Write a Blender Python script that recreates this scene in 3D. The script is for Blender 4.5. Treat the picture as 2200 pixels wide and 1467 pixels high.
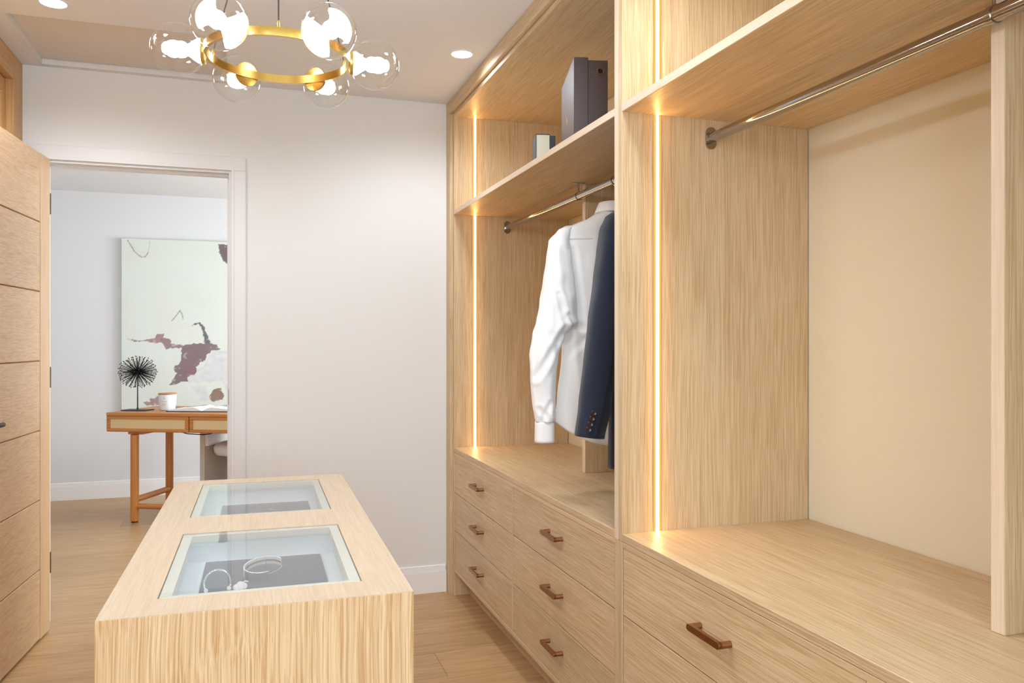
import bpy, bmesh, math, random
from mathutils import Vector, Matrix, noise as mnoise

R = math.radians
for o in list(bpy.data.objects):
    bpy.data.objects.remove(o)
S = bpy.context.scene
COL = S.collection

# ------------------------------------------------------------------ camera
cam = bpy.data.cameras.new('camera')
cam.lens, cam.sensor_width, cam.sensor_fit = 1730 / 2200 * 36, 36, 'HORIZONTAL'
cam.clip_start = .02
CAM = bpy.data.objects.new('camera', cam)
COL.objects.link(CAM)
CAM.location = (0, 0, 1.25)
CAM.rotation_euler = (R(90), 0, -math.atan(570 / 1730))
S.camera = CAM

# ------------------------------------------------------------------ world, lights, exposure
W = bpy.data.worlds.new('daylight')
S.world = W
W.use_nodes = True
bg = W.node_tree.nodes['Background']
bg.inputs[0].default_value = (.80, .90, 1, 1)
bg.inputs[1].default_value = 1.0
S.view_settings.view_transform = 'Standard'
S.view_settings.look = 'None'
S.view_settings.gamma = 1
S.view_settings.use_curve_mapping = False
S.view_settings.exposure = 0.0
S.cycles.max_bounces = 14
S.cycles.diffuse_bounces = 8
S.cycles.transparent_max_bounces = 16
S.cycles.sample_clamp_indirect = 6

P_REAR_FILL, P_WINDOW_FAR, P_DOWN = 80, 165, 11
E_LED, E_BULB = 38, 100


def area(name, loc, rot, sx, sy, power, color):
    l = bpy.data.lights.new(name, 'AREA')
    l.shape, l.size, l.size_y, l.energy, l.color = 'RECTANGLE', sx, sy, power, color
    o = bpy.data.objects.new(name, l)
    o.location, o.rotation_euler = loc, rot
    COL.objects.link(o)
    return o


# frontal fill added behind the camera; daylight from the far room's right side
area('window_daylight', (0.0, -1.42, 1.45), (R(90), 0, 0), 1.7, 1.5, P_REAR_FILL, (.76, .89, 1))
area('far_window_daylight', (2.72, 5.6, 1.45), (0, R(90), 0), 1.5, 1.7, P_WINDOW_FAR, (.90, .96, 1))
DOWN_SPOTS = [(.846, 3.23), (-.645, 3.19), (.80, 1.55), (-.645, 1.55), (.80, -.25), (-.645, -.25)]
for i, (x, y) in enumerate(DOWN_SPOTS):
    l = bpy.data.lights.new('downlight_glow', 'SPOT')
    l.energy, l.color, l.spot_size, l.spot_blend, l.shadow_soft_size = P_DOWN * 4, (.88, .93, 1), R(168), .6, .12
    o = bpy.data.objects.new('downlight_glow', l)
    o.location = (x, y, 2.428)
    COL.objects.link(o)
l = bpy.data.lights.new('far_room_lamp', 'POINT')
l.energy, l.color, l.shadow_soft_size = 14, (.95, .97, 1), .15
o = bpy.data.objects.new('far_room_lamp', l)
o.location = (1.4, 5.0, 2.2)
COL.objects.link(o)


# ------------------------------------------------------------------ helpers
def lin(r, g, b):
    f = lambda c: (c / 12.92 if c <= .04045 else ((c + .055) / 1.055) ** 2.4)
    return (f(r / 255), f(g / 255), f(b / 255), 1)


class MB:
    """collects shapes; build() links them as ONE mesh object"""
    def __init__(self):
        self.bm = bmesh.new()

    def box(self, x0, x1, y0, y1, z0, z1, bevel=0, seg=1, M=None):
        vs = [self.bm.verts.new((x, y, z)) for x in (x0, x1) for y in (y0, y1) for z in (z0, z1)]
        fs = [self.bm.faces.new([vs[i] for i in f]) for f in
              ((0, 1, 3, 2), (4, 6, 7, 5), (0, 4, 5, 1), (2, 3, 7, 6), (0, 2, 6, 4), (1, 5, 7, 3))]
        geo = vs
        if bevel:
            es = list({e for f in fs for e in f.edges})
            r = bmesh.ops.bevel(self.bm, geom=es, offset=bevel, segments=seg, affect='EDGES', profile=.5)
            geo = list({v for f in r['faces'] for v in f.verts} | {v for v in vs if v.is_valid})
        if M is not None:
            bmesh.ops.transform(self.bm, matrix=M, verts=geo)
        return self

    def prism(self, pts, z0, z1, M=None):
        a = [self.bm.verts.new((p[0], p[1], z0)) for p in pts]
        b = [self.bm.verts.new((p[0], p[1], z1)) for p in pts]
        n = len(pts)
        self.bm.faces.new(a[::-1])
        self.bm.faces.new(b)
        for i in range(n):
            self.bm.faces.new((a[i], a[(i + 1) % n], b[(i + 1) % n], b[i]))
        if M is not None:
            bmesh.ops.transform(self.bm, matrix=M, verts=a + b)
        return self

    def loft(self, rings, cap=True, closed=False):
        rr = [[self.bm.verts.new(p) for p in ring] for ring in rings]
        n = len(rr[0])
        m = len(rr)
        for i in range(m if closed else m - 1):
            A, B = rr[i], rr[(i + 1) % m]
            for j in range(n):
                self.bm.faces.new((A[j], A[(j + 1) % n], B[(j + 1) % n], B[j]))
        if cap and not closed:
            self.bm.faces.new(rr[0][::-1])
            self.bm.faces.new(rr[-1])
        return self

    def tube(self, pts, r, n=10, cap=True, closed=False):
        pts = [Vector(p) for p in pts]
        m = len(pts)
        rings = []
        ref = None
        for i, p in enumerate(pts):
            if closed:
                t = pts[(i + 1) % m] - pts[i - 1]
            else:
                t = pts[min(i + 1, m - 1)] - pts[max(i - 1, 0)]
            t.normalize()
            if ref is None:
                ref = Vector((0, 0, 1)) if abs(t.z) < .9 else Vector((1, 0, 0))
            u = (ref - t * ref.dot(t)).normalized()
            v = t.cross(u)
            ref = u
            rad = r[i] if isinstance(r, (list, tuple)) else r
            rings.append([p + u * (rad * math.cos(2 * math.pi * k / n)) + v * (rad * math.sin(2 * math.pi * k / n)) for k in range(n)])
        return self.loft(rings, cap, closed)

    def lathe(self, prof, n=24, M=None, cap=True):
        """prof: (radius, height) along local z"""
        M = M or Matrix()
        rings = [[M @ Vector((max(r, 1e-5) * math.cos(2 * math.pi * k / n), max(r, 1e-5) * math.sin(2 * math.pi * k / n), z)) for k in range(n)] for r, z in prof]
        return self.loft(rings, cap)

    def ball(self, c, r, sub=2):
        bmesh.ops.create_icosphere(self.bm, subdivisions=sub, radius=r, matrix=Matrix.Translation(c))
        return self

    def build(self, name, mat, parent=None, smooth=False, loc=None, label=None):
        bmesh.ops.recalc_face_normals(self.bm, faces=self.bm.faces)
        me = bpy.data.meshes.new(name)
        self.bm.to_mesh(me)
        self.bm.free()
        me.materials.append(mat)
        if smooth:
            me.shade_smooth()
            if smooth != 'all':
                try:
                    me.set_sharp_from_angle(angle=R(40))
                except Exception:
                    pass
        o = bpy.data.objects.new(name, me)
        COL.objects.link(o)
        if parent:
            o.parent = parent
        if loc:
            o.location = loc
        if label:
            o['label'] = label
        return o


def tag(o, label, cat, group=None):
    o['label'], o['category'] = label, cat
    if group:
        o['group'] = group
    return o


def thing(name, label, cat, loc=(0, 0, 0), rotz=0, group=None):
    o = bpy.data.objects.new(name, None)
    o.empty_display_size = .1
    COL.objects.link(o)
    o.location, o.rotation_euler = loc, (0, 0, rotz)
    return tag(o, label, cat, group)


def struct(o, label=None):
    o['kind'] = 'structure'
    if label:
        o['label'] = label
    return o


def place(o, parent, name=None, loc=None):
    """a copy of a part (mesh data shared)"""
    c = o.copy()
    COL.objects.link(c)
    c.parent = parent
    if loc:
        c.location = loc
    return c


# ------------------------------------------------------------------ materials
def new_mat(name):
    m = bpy.data.materials.new(name)
    m.use_nodes = True
    nt = m.node_tree
    return m, nt, nt.nodes['Principled BSDF']


def plain(name, col, rough=.5, metal=0, bump=0, bscale=200, spec=.5, var=0, aniso=0, sheen=0, trans=0):
    m, nt, b = new_mat(name)
    b.inputs['Base Color'].default_value = col
    b.inputs['Roughness'].default_value = rough
    b.inputs['Metallic'].default_value = metal
    b.inputs['Specular IOR Level'].default_value = spec
    if sheen:
        b.inputs['Sheen Weight'].default_value = sheen
    if aniso:
        b.inputs['Anisotropic'].default_value = aniso
    if bump or var:
        tc = nt.nodes.new('ShaderNodeTexCoord')
        n = nt.nodes.new('ShaderNodeTexNoise')
        n.inputs['Scale'].default_value = bscale
        n.inputs['Detail'].default_value = 4
        nt.links.new(tc.outputs['Object'], n.inputs['Vector'])
        if bump:
            bp = nt.nodes.new('ShaderNodeBump')
            bp.inputs['Strength'].default_value = bump
            bp.inputs['Distance'].default_value = .002
            nt.links.new(n.outputs['Fac'], bp.inputs['Height'])
            nt.links.new(bp.outputs['Normal'], b.inputs['Normal'])
        if var:
            mx = nt.nodes.new('ShaderNodeMix')
            mx.data_type = 'RGBA'
            mx.inputs['A'].default_value = col
            mx.inputs['B'].default_value = tuple(c * (1 - var) for c in col[:3]) + (1,)
            nt.links.new(n.outputs['Fac'], mx.inputs['Factor'])
            nt.links.new(mx.outputs['Result'], b.inputs['Base Color'])
    return m


def wood(name, light, dark, axis, fine=230, mid=38, along=.018, contrast=.6, rough=.42, tone=.06, wave=0, bump=.12, spec=.4):
    """straight-grained veneer, grain along the object's own axis"""
    m, nt, b = new_mat(name)
    N, L = nt.nodes.new, nt.links.new
    tc, oi = N('ShaderNodeTexCoord'), N('ShaderNodeObjectInfo')
    off = N('ShaderNodeVectorMath'); off.operation = 'SCALE'
    comb = N('ShaderNodeCombineXYZ')
    for i in range(3):
        mm = N('ShaderNodeMath'); mm.operation = 'MULTIPLY'; mm.inputs[1].default_value = (7.3, 13.1, 5.7)[i]
        L(oi.outputs['Random'], mm.inputs[0]); L(mm.outputs[0], comb.inputs[i])
    add = N('ShaderNodeVectorMath'); add.operation = 'ADD'
    L(tc.outputs['Object'], add.inputs[0]); L(comb.outputs[0], add.inputs[1])
    vec = add.outputs[0]
    if wave:   # gentle wander of the grain lines
        wn = N('ShaderNodeTexNoise'); wn.inputs['Scale'].default_value = 3.5; wn.inputs['Detail'].default_value = 2
        L(vec, wn.inputs['Vector'])
        sb = N('ShaderNodeVectorMath'); sb.operation = 'SUBTRACT'; sb.inputs[1].default_value = (.5, .5, .5)
        L(wn.outputs['Color'], sb.inputs[0])
        sc = N('ShaderNodeVectorMath'); sc.operation = 'SCALE'; sc.inputs['Scale'].default_value = wave
        L(sb.outputs[0], sc.inputs[0])
        ad = N('ShaderNodeVectorMath'); ad.operation = 'ADD'
        L(vec, ad.inputs[0]); L(sc.outputs[0], ad.inputs[1])
        vec = ad.outputs[0]

    def grain(s, al, detail):
        mp = N('ShaderNodeMapping')
        k = [s, s, s]; k[axis] = s * al
        mp.inputs['Scale'].default_value = k
        L(vec, mp.inputs['Vector'])
        n = N('ShaderNodeTexNoise'); n.inputs['Scale'].default_value = 1; n.inputs['Detail'].default_value = detail
        n.inputs['Roughness'].default_value = .6
        L(mp.outputs[0], n.inputs['Vector'])
        return n.outputs['Fac']
    f, g = grain(fine, along, 2), grain(mid, along * 1.6, 3)
    r1 = N('ShaderNodeMapRange'); r1.inputs[1].default_value = .36; r1.inputs[2].default_value = .62
    L(f, r1.inputs[0])
    r2 = N('ShaderNodeMapRange'); r2.inputs[1].default_value = .32; r2.inputs[2].default_value = .68
    L(g, r2.inputs[0])
    mx = N('ShaderNodeMix'); mx.inputs[0].default_value = .3
    L(r1.outputs[0], mx.inputs[2]); L(r2.outputs[0], mx.inputs[3])
    pw = N('ShaderNodeMapRange'); pw.inputs[3].default_value = .5 - contrast / 2; pw.inputs[4].default_value = .5 + contrast / 2
    L(mx.outputs[0], pw.inputs[0])
    cm = N('ShaderNodeMix'); cm.data_type = 'RGBA'
    cm.inputs['A'].default_value = dark; cm.inputs['B'].default_value = light
    L(pw.outputs[0], cm.inputs['Factor'])
    hsv = N('ShaderNodeHueSaturation')
    vr = N('ShaderNodeMapRange'); vr.inputs[3].default_value = 1 - tone; vr.inputs[4].default_value = 1 + tone
    L(oi.outputs['Random'], vr.inputs[0]); L(vr.outputs[0], hsv.inputs['Value'])
    L(cm.outputs['Result'], hsv.inputs['Color'])
    L(hsv.outputs[0], b.inputs['Base Color'])
    b.inputs['Roughness'].default_value = rough
    b.inputs['Specular IOR Level'].default_value = spec
    if bump:
        bp = N('ShaderNodeBump'); bp.inputs['Strength'].default_value = bump; bp.inputs['Distance'].default_value = .001
        L(r1.outputs[0], bp.inputs['Height']); L(bp.outputs[0], b.inputs['Normal'])
    return m


def emit(name, col, strength):
    m = bpy.data.materials.new(name)
    m.use_nodes = True
    nt = m.node_tree
    nt.nodes.clear()
    e, o = nt.nodes.new('ShaderNodeEmission'), nt.nodes.new('ShaderNodeOutputMaterial')
    e.inputs[0].default_value, e.inputs[1].default_value = col, strength
    nt.links.new(e.outputs[0], o.inputs[0])
    return m


def thin_glass(name, tint, gain=1.0, base=.04, rough=0.0):
    """clear pane: transmits straight through, mirrors by angle (Schlick)"""
    m = bpy.data.materials.new(name)
    m.use_nodes = True
    nt = m.node_tree
    nt.nodes.clear()
    N, L = nt.nodes.new, nt.links.new
    t, g, mx, o = N('ShaderNodeBsdfTransparent'), N('ShaderNodeBsdfGlossy'), N('ShaderNodeMixShader'), N('ShaderNodeOutputMaterial')
    lw = N('ShaderNodeLayerWeight')
    lw.inputs['Blend'].default_value = .5
    p = N('ShaderNodeMath'); p.operation = 'POWER'; p.inputs[1].default_value = 5
    L(lw.outputs['Facing'], p.inputs[0])
    a = N('ShaderNodeMath'); a.operation = 'MULTIPLY_ADD'; a.inputs[1].default_value = (1 - base) * gain; a.inputs[2].default_value = base
    L(p.outputs[0], a.inputs[0])
    t.inputs[0].default_value = tint
    g.inputs['Roughness'].default_value = rough
    L(a.outputs[0], mx.inputs[0]); L(t.outputs[0], mx.inputs[1]); L(g.outputs[0], mx.inputs[2])
    L(mx.outputs[0], o.inputs[0])
    return m


OL, OD = lin(216, 194, 160), lin(178, 149, 107)
OAK = [wood('oak_veneer_' + 'xyz'[i], OL, OD, i, fine=290, contrast=.86, wave=.012, bump=.2) for i in range(3)]
EDGE = [wood('oak_edge_band_' + 'xyz'[i], lin(216, 192, 156), lin(192, 160, 118), i, contrast=.5) for i in range(3)]
ISL_Z = wood('island_oak_upright', lin(226, 200, 162), lin(182, 138, 90), 2, fine=330, mid=110, along=.010, contrast=.95, wave=.02, bump=.25)
ISL_Y = wood('island_oak_top', lin(212, 196, 172), lin(190, 168, 138), 1, fine=300, mid=70, contrast=.6, wave=.015)
DOOR_Y = wood('door_oak_across', lin(204, 174, 138), lin(170, 134, 96), 1, fine=190, mid=34, along=.06, contrast=.7, wave=.05, tone=.05)
DOOR_Z = wood('door_oak_upright', lin(202, 170, 132), lin(174, 138, 98), 2, fine=190, mid=34, along=.03, contrast=.6, tone=.02)
LEFTW = wood('wardrobe_oak_upright', lin(212, 172, 118), lin(180, 132, 80), 2, fine=200, contrast=.7)
LEFTWY = wood('wardrobe_oak_across', lin(212, 172, 118), lin(180, 132, 80), 1, fine=200, contrast=.7)
FLOOR = wood('floor_oak', lin(198, 164, 120), lin(158, 120, 80), 0, fine=90, mid=14, along=.05, contrast=.6, rough=.38, tone=.09, wave=.03, bump=.05)
DESK = [wood('desk_teak_' + 'xyz'[i], lin(206, 140, 70), lin(160, 92, 38), i, fine=150, contrast=.6, rough=.4) for i in range(3)]
WALL = plain('wall_paint', lin(223, 223, 221), .6, bump=.05, bscale=350, spec=.25)
WALLW = plain('wardrobe_back_paint', lin(218, 214, 196), .6, bump=.05, bscale=350, spec=.25)
CEIL = plain('ceiling_paint', lin(224, 225, 228), .7, bump=.05, bscale=300, spec=.2)
FARWALL = plain('far_room_paint', lin(220, 221, 223), .6, bump=.04, bscale=350, spec=.25)
TRIM = plain('trim_paint', lin(221, 220, 220), .4, spec=.4)
SKIRT = plain('skirting_gloss', lin(238, 238, 238), .35)
SUB = plain('subfloor', lin(70, 48, 32), .9)
CHROME = plain('polished_chrome', lin(176, 172, 171), .07, 1)
BRONZE = plain('brushed_copper', lin(162, 118, 84), .3, 1, aniso=.5)
BRASS = plain('satin_brass', lin(222, 186, 100), .24, 1)
BLACK = plain('black_metal', lin(26, 26, 28), .45)
NAVY = plain('navy_wool', lin(37, 45, 62), .85, bump=.35, bscale=1400, sheen=.25, var=.18, spec=.2)
NAVYD = plain('dark_lining', lin(26, 30, 42), .7, spec=.3)
COTTON = plain('white_cotton', lin(240, 240, 240), .8, bump=.12, bscale=900, sheen=.1, spec=.2)
BUTTON = plain('dark_horn_button', lin(58, 40, 34), .25)
BOXD = plain('dark_brown_board', lin(72, 55, 53), .5, bump=.05, bscale=500)
BOXN = plain('slate_board', lin(66, 70, 84), .6)
BOXC = plain('cream_board', lin(232, 232, 212), .6)
INK = plain('black_hole', lin(8, 8, 8), .8)
GOLDINK = plain('pale_copper_print', lin(222, 176, 130), .4)
LINING = plain('white_tray_lining', lin(226, 234, 240), .6, bump=.03, bscale=600)
FRAMEC = plain('cream_lacquer', lin(232, 230, 218), .4)
PAD = plain('charcoal_velvet', lin(92, 100, 112), .95, bump=.1, bscale=900, spec=.1)
SILVER = plain('silver', lin(235, 235, 235), .22, 1)
PEARL = plain('pearl_enamel', lin(240, 240, 236), .3)
RATTAN = plain('woven_rattan', lin(226, 196, 146), .7, bump=.5, bscale=300, var=.25)
CERAM = plain('white_jar_glaze', lin(226, 232, 242), .3)
LABELP = plain('paper_label', lin(232, 232, 232), .6)
LABELI = plain('label_print', lin(196, 180, 150), .6)
PAPER = plain('book_paper', lin(238, 236, 230), .8)
PRINT = plain('printed_plate', lin(168, 184, 200), .7, var=.5, bscale=14)
CHAIRS = plain('chair_shell_fabric', lin(196, 186, 172), .85, bump=.2, bscale=700)
CHAIRC = plain('chair_cushion_fabric', lin(224, 222, 222), .85, bump=.2, bscale=700)
RUBBER = plain('black_rubber', lin(20, 20, 22), .6)
GLASS = thin_glass('pane_glass', (.975, .99, .985, 1), gain=1.1, base=.05)
GLOBEG = thin_glass('globe_glass', (.985, .985, .97, 1), gain=.9, base=.075)
WGLASS = thin_glass('window_glass', (.98, .99, .99, 1), gain=.6)
LED = emit('led_warm', (1, .54, .18, 1), E_LED)
LEDH = emit('led_bloom_halo', (1, .45, .08, 1), 1.25)
BULB = emit('bulb_cool_white', (.80, .90, 1, 1), E_BULB)
LENS = emit('downlight_lens', (1, .95, .88, 1), 9)

# ------------------------------------------------------------------ room shell
H = 2.44
YB = 3.945          # face of the doorway wall
YF = 7.13           # face of the far room's end wall
XL, XR = -1.52, 1.575
DX0, DX1, DZ = -.838, -.075, 2.031   # doorway clear opening

mb = MB()
mb.box(DX1, 2.75, YB, YB + .12, 0, H).box(-2.4, DX0, YB, YB + .12, 0, H).box(DX0, DX1, YB, YB + .12, DZ, H)
struct(mb.build('wall_back', WALL), 'white painted wall with the open doorway')
struct(MB().box(XR, XR + .1, -1.4, YB, 0, H).build('wall_right', WALLW), 'cream painted wall behind the right hand wardrobe')
struct(MB().box(XL - .1, XL, -1.4, YB, 0, H).build('wall_left', WALL))
mb = MB()
WX0, WX1, WZ0, WZ1 = -.85, .85, .7, 2.2
mb.box(XL, WX0, -1.4, -1.3, 0, H).box(WX1, XR, -1.4, -1.3, 0, H).box(WX0, WX1, -1.4, -1.3, 0, WZ0).box(WX0, WX1, -1.4, -1.3, WZ1, H)
struct(mb.build('wall_front', WALL))
struct(MB().box(-2.4, 2.75, YF, YF + .1, 0, H).build('wall_far', FARWALL), 'pale wall of the room beyond the doorway')
struct(MB().box(-2.4, -2.3, YB + .12, YF, 0, H).build('wall_far_left', FARWALL))
mb = MB()
FY0, FY1 = 4.75, 6.45
mb.box(2.6, 2.7, YB + .12, FY0, 0, H).box(2.6, 2.7, FY1, YF, 0, H).box(2.6, 2.7, FY0, FY1, 0, .7).box(2.6, 2.7, FY0, FY1, 2.2, H)
struct(mb.build('wall_far_right', FARWALL))
# far face of the doorway wall is the far room's paint
struct(MB().box(DX1 + .07, 2.6, YB + .12, YB + .124, 0, H).box(-2.3, DX0 - .07, YB + .12, YB + .124, 0, H).build('wall_far_front', FARWALL))


def window(n, M):
    f = MB()
    for a in ((-.85, -.79), (-.03, .03), (.79, .85)):
        f.box(a[0], a[1], -.03, .03, 0, 1.5, M=M)
    for a in ((0, .06), (1.44, 1.5)):
        f.box(-.85, .85, -.03, .03, a[0], a[1], M=M)
    w = struct(f.build('window_%d' % n, TRIM))
    for x0, x1 in ((-.79, -.03), (.03, .79)):
        MB().box(x0, x1, -.003, .003, .06, 1.44, M=M).build('pane', WGLASS, w)


window(1, Matrix.Translation((0, -1.35, .7)))  # added behind the camera, out of view, to carry the frontal fill
window(2, Matrix.Translation((2.65, 5.6, .7)) @ Matrix.Rotation(R(90), 4, 'Z'))

# ceiling with the loft hatch opening
HX0, HX1, HY0, HY1 = -.835, -.075, 3.345, 3.905
mb = MB()
mb.box(XL - .1, HX0, -1.4, YB, H, H + .06).box(HX1, XR + .1, -1.4, YB, H, H + .06)
mb.box(HX0, HX1, -1.4, HY0, H, H + .06).box(HX0, HX1, HY1, YB, H, H + .06)
struct(mb.build('ceiling', CEIL), 'off white ceiling of the closet')
struct(MB().box(-2.4, 2.7, YB, YF + .1, H, H + .06).build('ceiling_far', FARWALL))
hatch = thing('loft_hatch', 'flat white loft hatch recessed in the ceiling near the doorway wall', 'hatch', (HX0, HY0, H))
w_, d_ = HX1 - HX0, HY1 - HY0
MB().box(.0045, w_ - .0045, .0045, d_ - .011, .02, .04).build('hatch_panel', plain('hatch_paint', lin(212, 206, 200), .7), hatch)
mb = MB()
mb.box(-.0, .004, 0, d_, -.002, .03).box(w_ - .004, w_, 0, d_, -.002, .03).box(0, w_, d_ - .004, d_, -.002, .022).box(0, w_, 0, .004, .001, .03)
mb.build('hatch_lining', TRIM, hatch)
MB().box(-.03, w_ + .03, -.03, d_ + .03, .0605, .066).build('loft_light_block', INK, hatch)  # black board added to stop light leaking in and darken the gap

# floor of oak boards laid across the room
fl = struct(MB().box(-2.4, 2.75, -1.4, YF + .1, -.06, -.008).build('floor', SUB), 'light oak board floor laid across the room')
random.seed(4)
PW, PL = .235, 1.52
mesh_cache = {}


def plank(x0, x1, y0):
    L_ = round(x1 - x0, 3)
    if L_ not in mesh_cache:
        o = MB().box(0, L_ - .0012, 0, PW - .0010, -.008, 0, bevel=.0006).build('plank', FLOOR, fl)
        mesh_cache[L_] = o
    else:
        o = place(mesh_cache[L_], fl)
    o.location = (x0, y0, 0)


row = 0
y = 2.93 - PW * 18
while y < YF:
    inner = y < YB - .02
    a, b = (XL, XR) if inner else (-2.3, 2.6)
    ph = {18: .715, 19: .05, 17: -.2, 16: .35}.get(row, round(random.choice([-.6, -.3, .1, .4, .7]) + .01 * (row % 3), 3))
    cuts = [a]
    x = ph - PL * 3
    while x < b:
        if x > a + .1 and x < b - .1:
            cuts.append(x)
        x += PL
    cuts.append(b)
    for k in range(len(cuts) - 1):
        plank(cuts[k], cuts[k + 1], y)
    y += PW
    row += 1


# skirting boards
def skirting(name, x0, x1, y0, y1, axis):
    m = MB().box(x0, x1, y0, y1, 0, .105)
    e = .006
    if axis == 'b':
        m.box(x0, x1, y0 + e, y1, .105, .135, bevel=.003)
    elif axis == 'l':
        m.box(x0, x1 - e, y0, y1, .105, .135, bevel=.003)
    else:
        m.box(x0 + e, x1, y0, y1, .105, .135, bevel=.003)
    return struct(m.build(name, SKIRT))


skirting('baseboard_back', -.002, .950, YB - .015, YB, 'b')
skirting('baseboard_far', -2.3, 2.6, YF - .015, YF, 'b')
skirting('baseboard_left', XL, XL + .015, -1.3, .4, 'l')
skirting('baseboard_right', XR - .015, XR, -1.3, .10, 'r')
skirting('baseboard_far_left', -2.3, -2.285, YB + .13, YF - .016, 'l')

# door casing, lining and stops
mb = MB()
for sgn, x in ((1, DX1 + .0075), (-1, DX0 - .0075)):
    x2 = x + sgn * .064
    mb.box(min(x, x2), max(x, x2), YB - .012, YB - .0005, 0, DZ + .0075, bevel=.0015)
    mb.box(min(x, x + sgn * .012), max(x, x + sgn * .012), YB - .0145, YB - .011, 0, DZ + .008, bevel=.001)
mb.box(DX0 - .0715, DX1 + .0715, YB - .012, YB - .0005, DZ + .0075, DZ + .0715, bevel=.0015)
mb.box(DX0 - .0195, DX1 + .0195, YB - .0145, YB - .011, DZ + .0075, DZ + .0195, bevel=.001)
struct(mb.build('trim_1', TRIM), 'white casing around the doorway')
mb = MB()
mb.box(DX1 - .003, DX1 + .002, YB - .0008, YB + .128, 0, DZ - .003).box(DX0 - .002, DX0 + .003, YB - .0008, YB + .128, 0, DZ - .003).box(DX0 - .002, DX1 + .002, YB - .0008, YB + .128, DZ - .003, DZ + .002)
mb.box(DX1 - .011, DX1, YB + .045, YB + .08, 0, DZ - .012).box(DX0, DX0 + .011, YB + .045, YB + .08, 0, DZ - .012).box(DX0, DX1, YB + .045, YB + .08, DZ - .0125, DZ - .0005)
tr = struct(mb.build('trim_2', TRIM), 'white lining and stop of the doorway')
MB().box(DX1 - .0045, DX1 + .001, YB + .006, YB + .034, .955, 1.03, bevel=.0008).build('strike_plate', BLACK, tr, label='black strike plate')

# ------------------------------------------------------------------ wooden door leaf, opened into the closet
door = bpy.data.objects.new('door_1', None)
COL.objects.link(door)
door.location, door.rotation_euler = (-.806, YB - .02, 0), (0, 0, R(-4.6))
struct(door, 'oak door of wide level boards between stiles, swung open')
DT = 2.036
for (a, b) in ((-.125, 0), (-.762, -.637)):
    MB().box(-.04, 0, a, b, .01, DT, bevel=.0015).build('stile', DOOR_Z, door)
n = 7
ph = (DT - .01) / n
b0 = MB().box(-.037, -.0015, -.635, -.127, .003, ph - .0012, bevel=.002).build('board', DOOR_Y, door)
for i in range(n):
    if i:
        b1 = place(b0, door)
        b1.location = (0, 0, .01 + ph * i)
b0.location = (0, 0, .01)
MB().box(-.03, -.008, -.64, -.12, .012, DT - .002).build('core', plain('groove_stain', lin(160, 112, 66), .7), door)
lh = MB()
Mx = Matrix.Translation((0, -.733, .957)) @ Matrix.Rotation(R(90), 4, 'Y')
lh.lathe([(.026, 0), (.026, .008), (.011, .009), (.011, .042), (.0, .043)], 20, M=Mx)
lh.tube([(.04, -.733, .957), (.045, -.715, .957), (.045, -.668, .957)], .0085, 10)
lh.build('lever_handle', BLACK, door, smooth=True, label='black lever handle')
for z in (.25, 1.05, 1.80):
    MB().lathe([(.005, z), (.005, z + .09)], 10, M=Matrix.Translation((-.003, .0065, 0))).build('hinge', BLACK, door, smooth=True, label='black hinge')

# ------------------------------------------------------------------ right-hand built-in wardrobe
XC, XB = .968, 1.572      # carcass front plane, back
ZS0, ZS1 = 1.874, 1.896   # shelf
ZC0, ZC1 = .706, .728     # counter
YP0, YP1 = 1.982, 2.030   # middle partition
YE = 3.848                # inner face of the far end panel
YN = .165                 # inner face of the near end panel
ZT = 2.355
T = .024

fr = thing('wardrobe_surround', 'pale oak outer frame around the right hand wardrobe, up to the ceiling', 'frame', (.952, .14, 0))
f0 = lambda x0, x1, y0, y1, z0, z1: (x0 - .952, x1 - .952, y0 - .14, y1 - .14, z0, z1)
MB().box(*f0(.952, 1.57, 3.873, YB - .001, 0, 2.376), bevel=.0012).build('end_stile', OAK[2], fr)
MB().box(*f0(.952, 1.57, .06, .140, 0, 2.376), bevel=.0012).build('end_stile', OAK[2], fr)
MB().box(*f0(.952, .976, .06, YB - .001, 2.377, 2.439), bevel=.0012).build('top_rail', OAK[1], fr)


def led_strip(parent, y, x, z0, z1, base):
    s = MB().box(-.0125, .0125, -.0008, .004, z0, z1).build('led_channel', plain('aluminium', lin(200, 200, 200), .4, 1), parent, loc=(x - base[0], y - base[1], -base[2]))
    MB().box(-.0115, .0115, -.0016, 0, z0 + .0005, z1 - .0005).build('bloom_band', LEDH, s, label='amber band painting in the bloom around the LED strip')  # glowing band paints in the camera bloom beside the strip
    MB().lathe([(.0055, z0 + .001), (.0042, z1 - .001)], 10).build('light_strip', LED, s, smooth=True, loc=(0, -.0012, 0), label='glowing warm LED strip')


LIT_EDGE = [wood('lit_edge_oak_' + 'xyz'[i], lin(226, 210, 188), lin(208, 188, 162), i, fine=290, contrast=.6, bump=.1) for i in range(3)]  # paler oak puts the light caught by front edges into the colour


def edge(t, kind, b, ax):
    p = [o for o in t.children if o.name.split('.')[0] == kind][-1]
    MB().box(*b).build('edge_band', LIT_EDGE[ax], p, label='front edge painted paler as catching the light')


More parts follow.
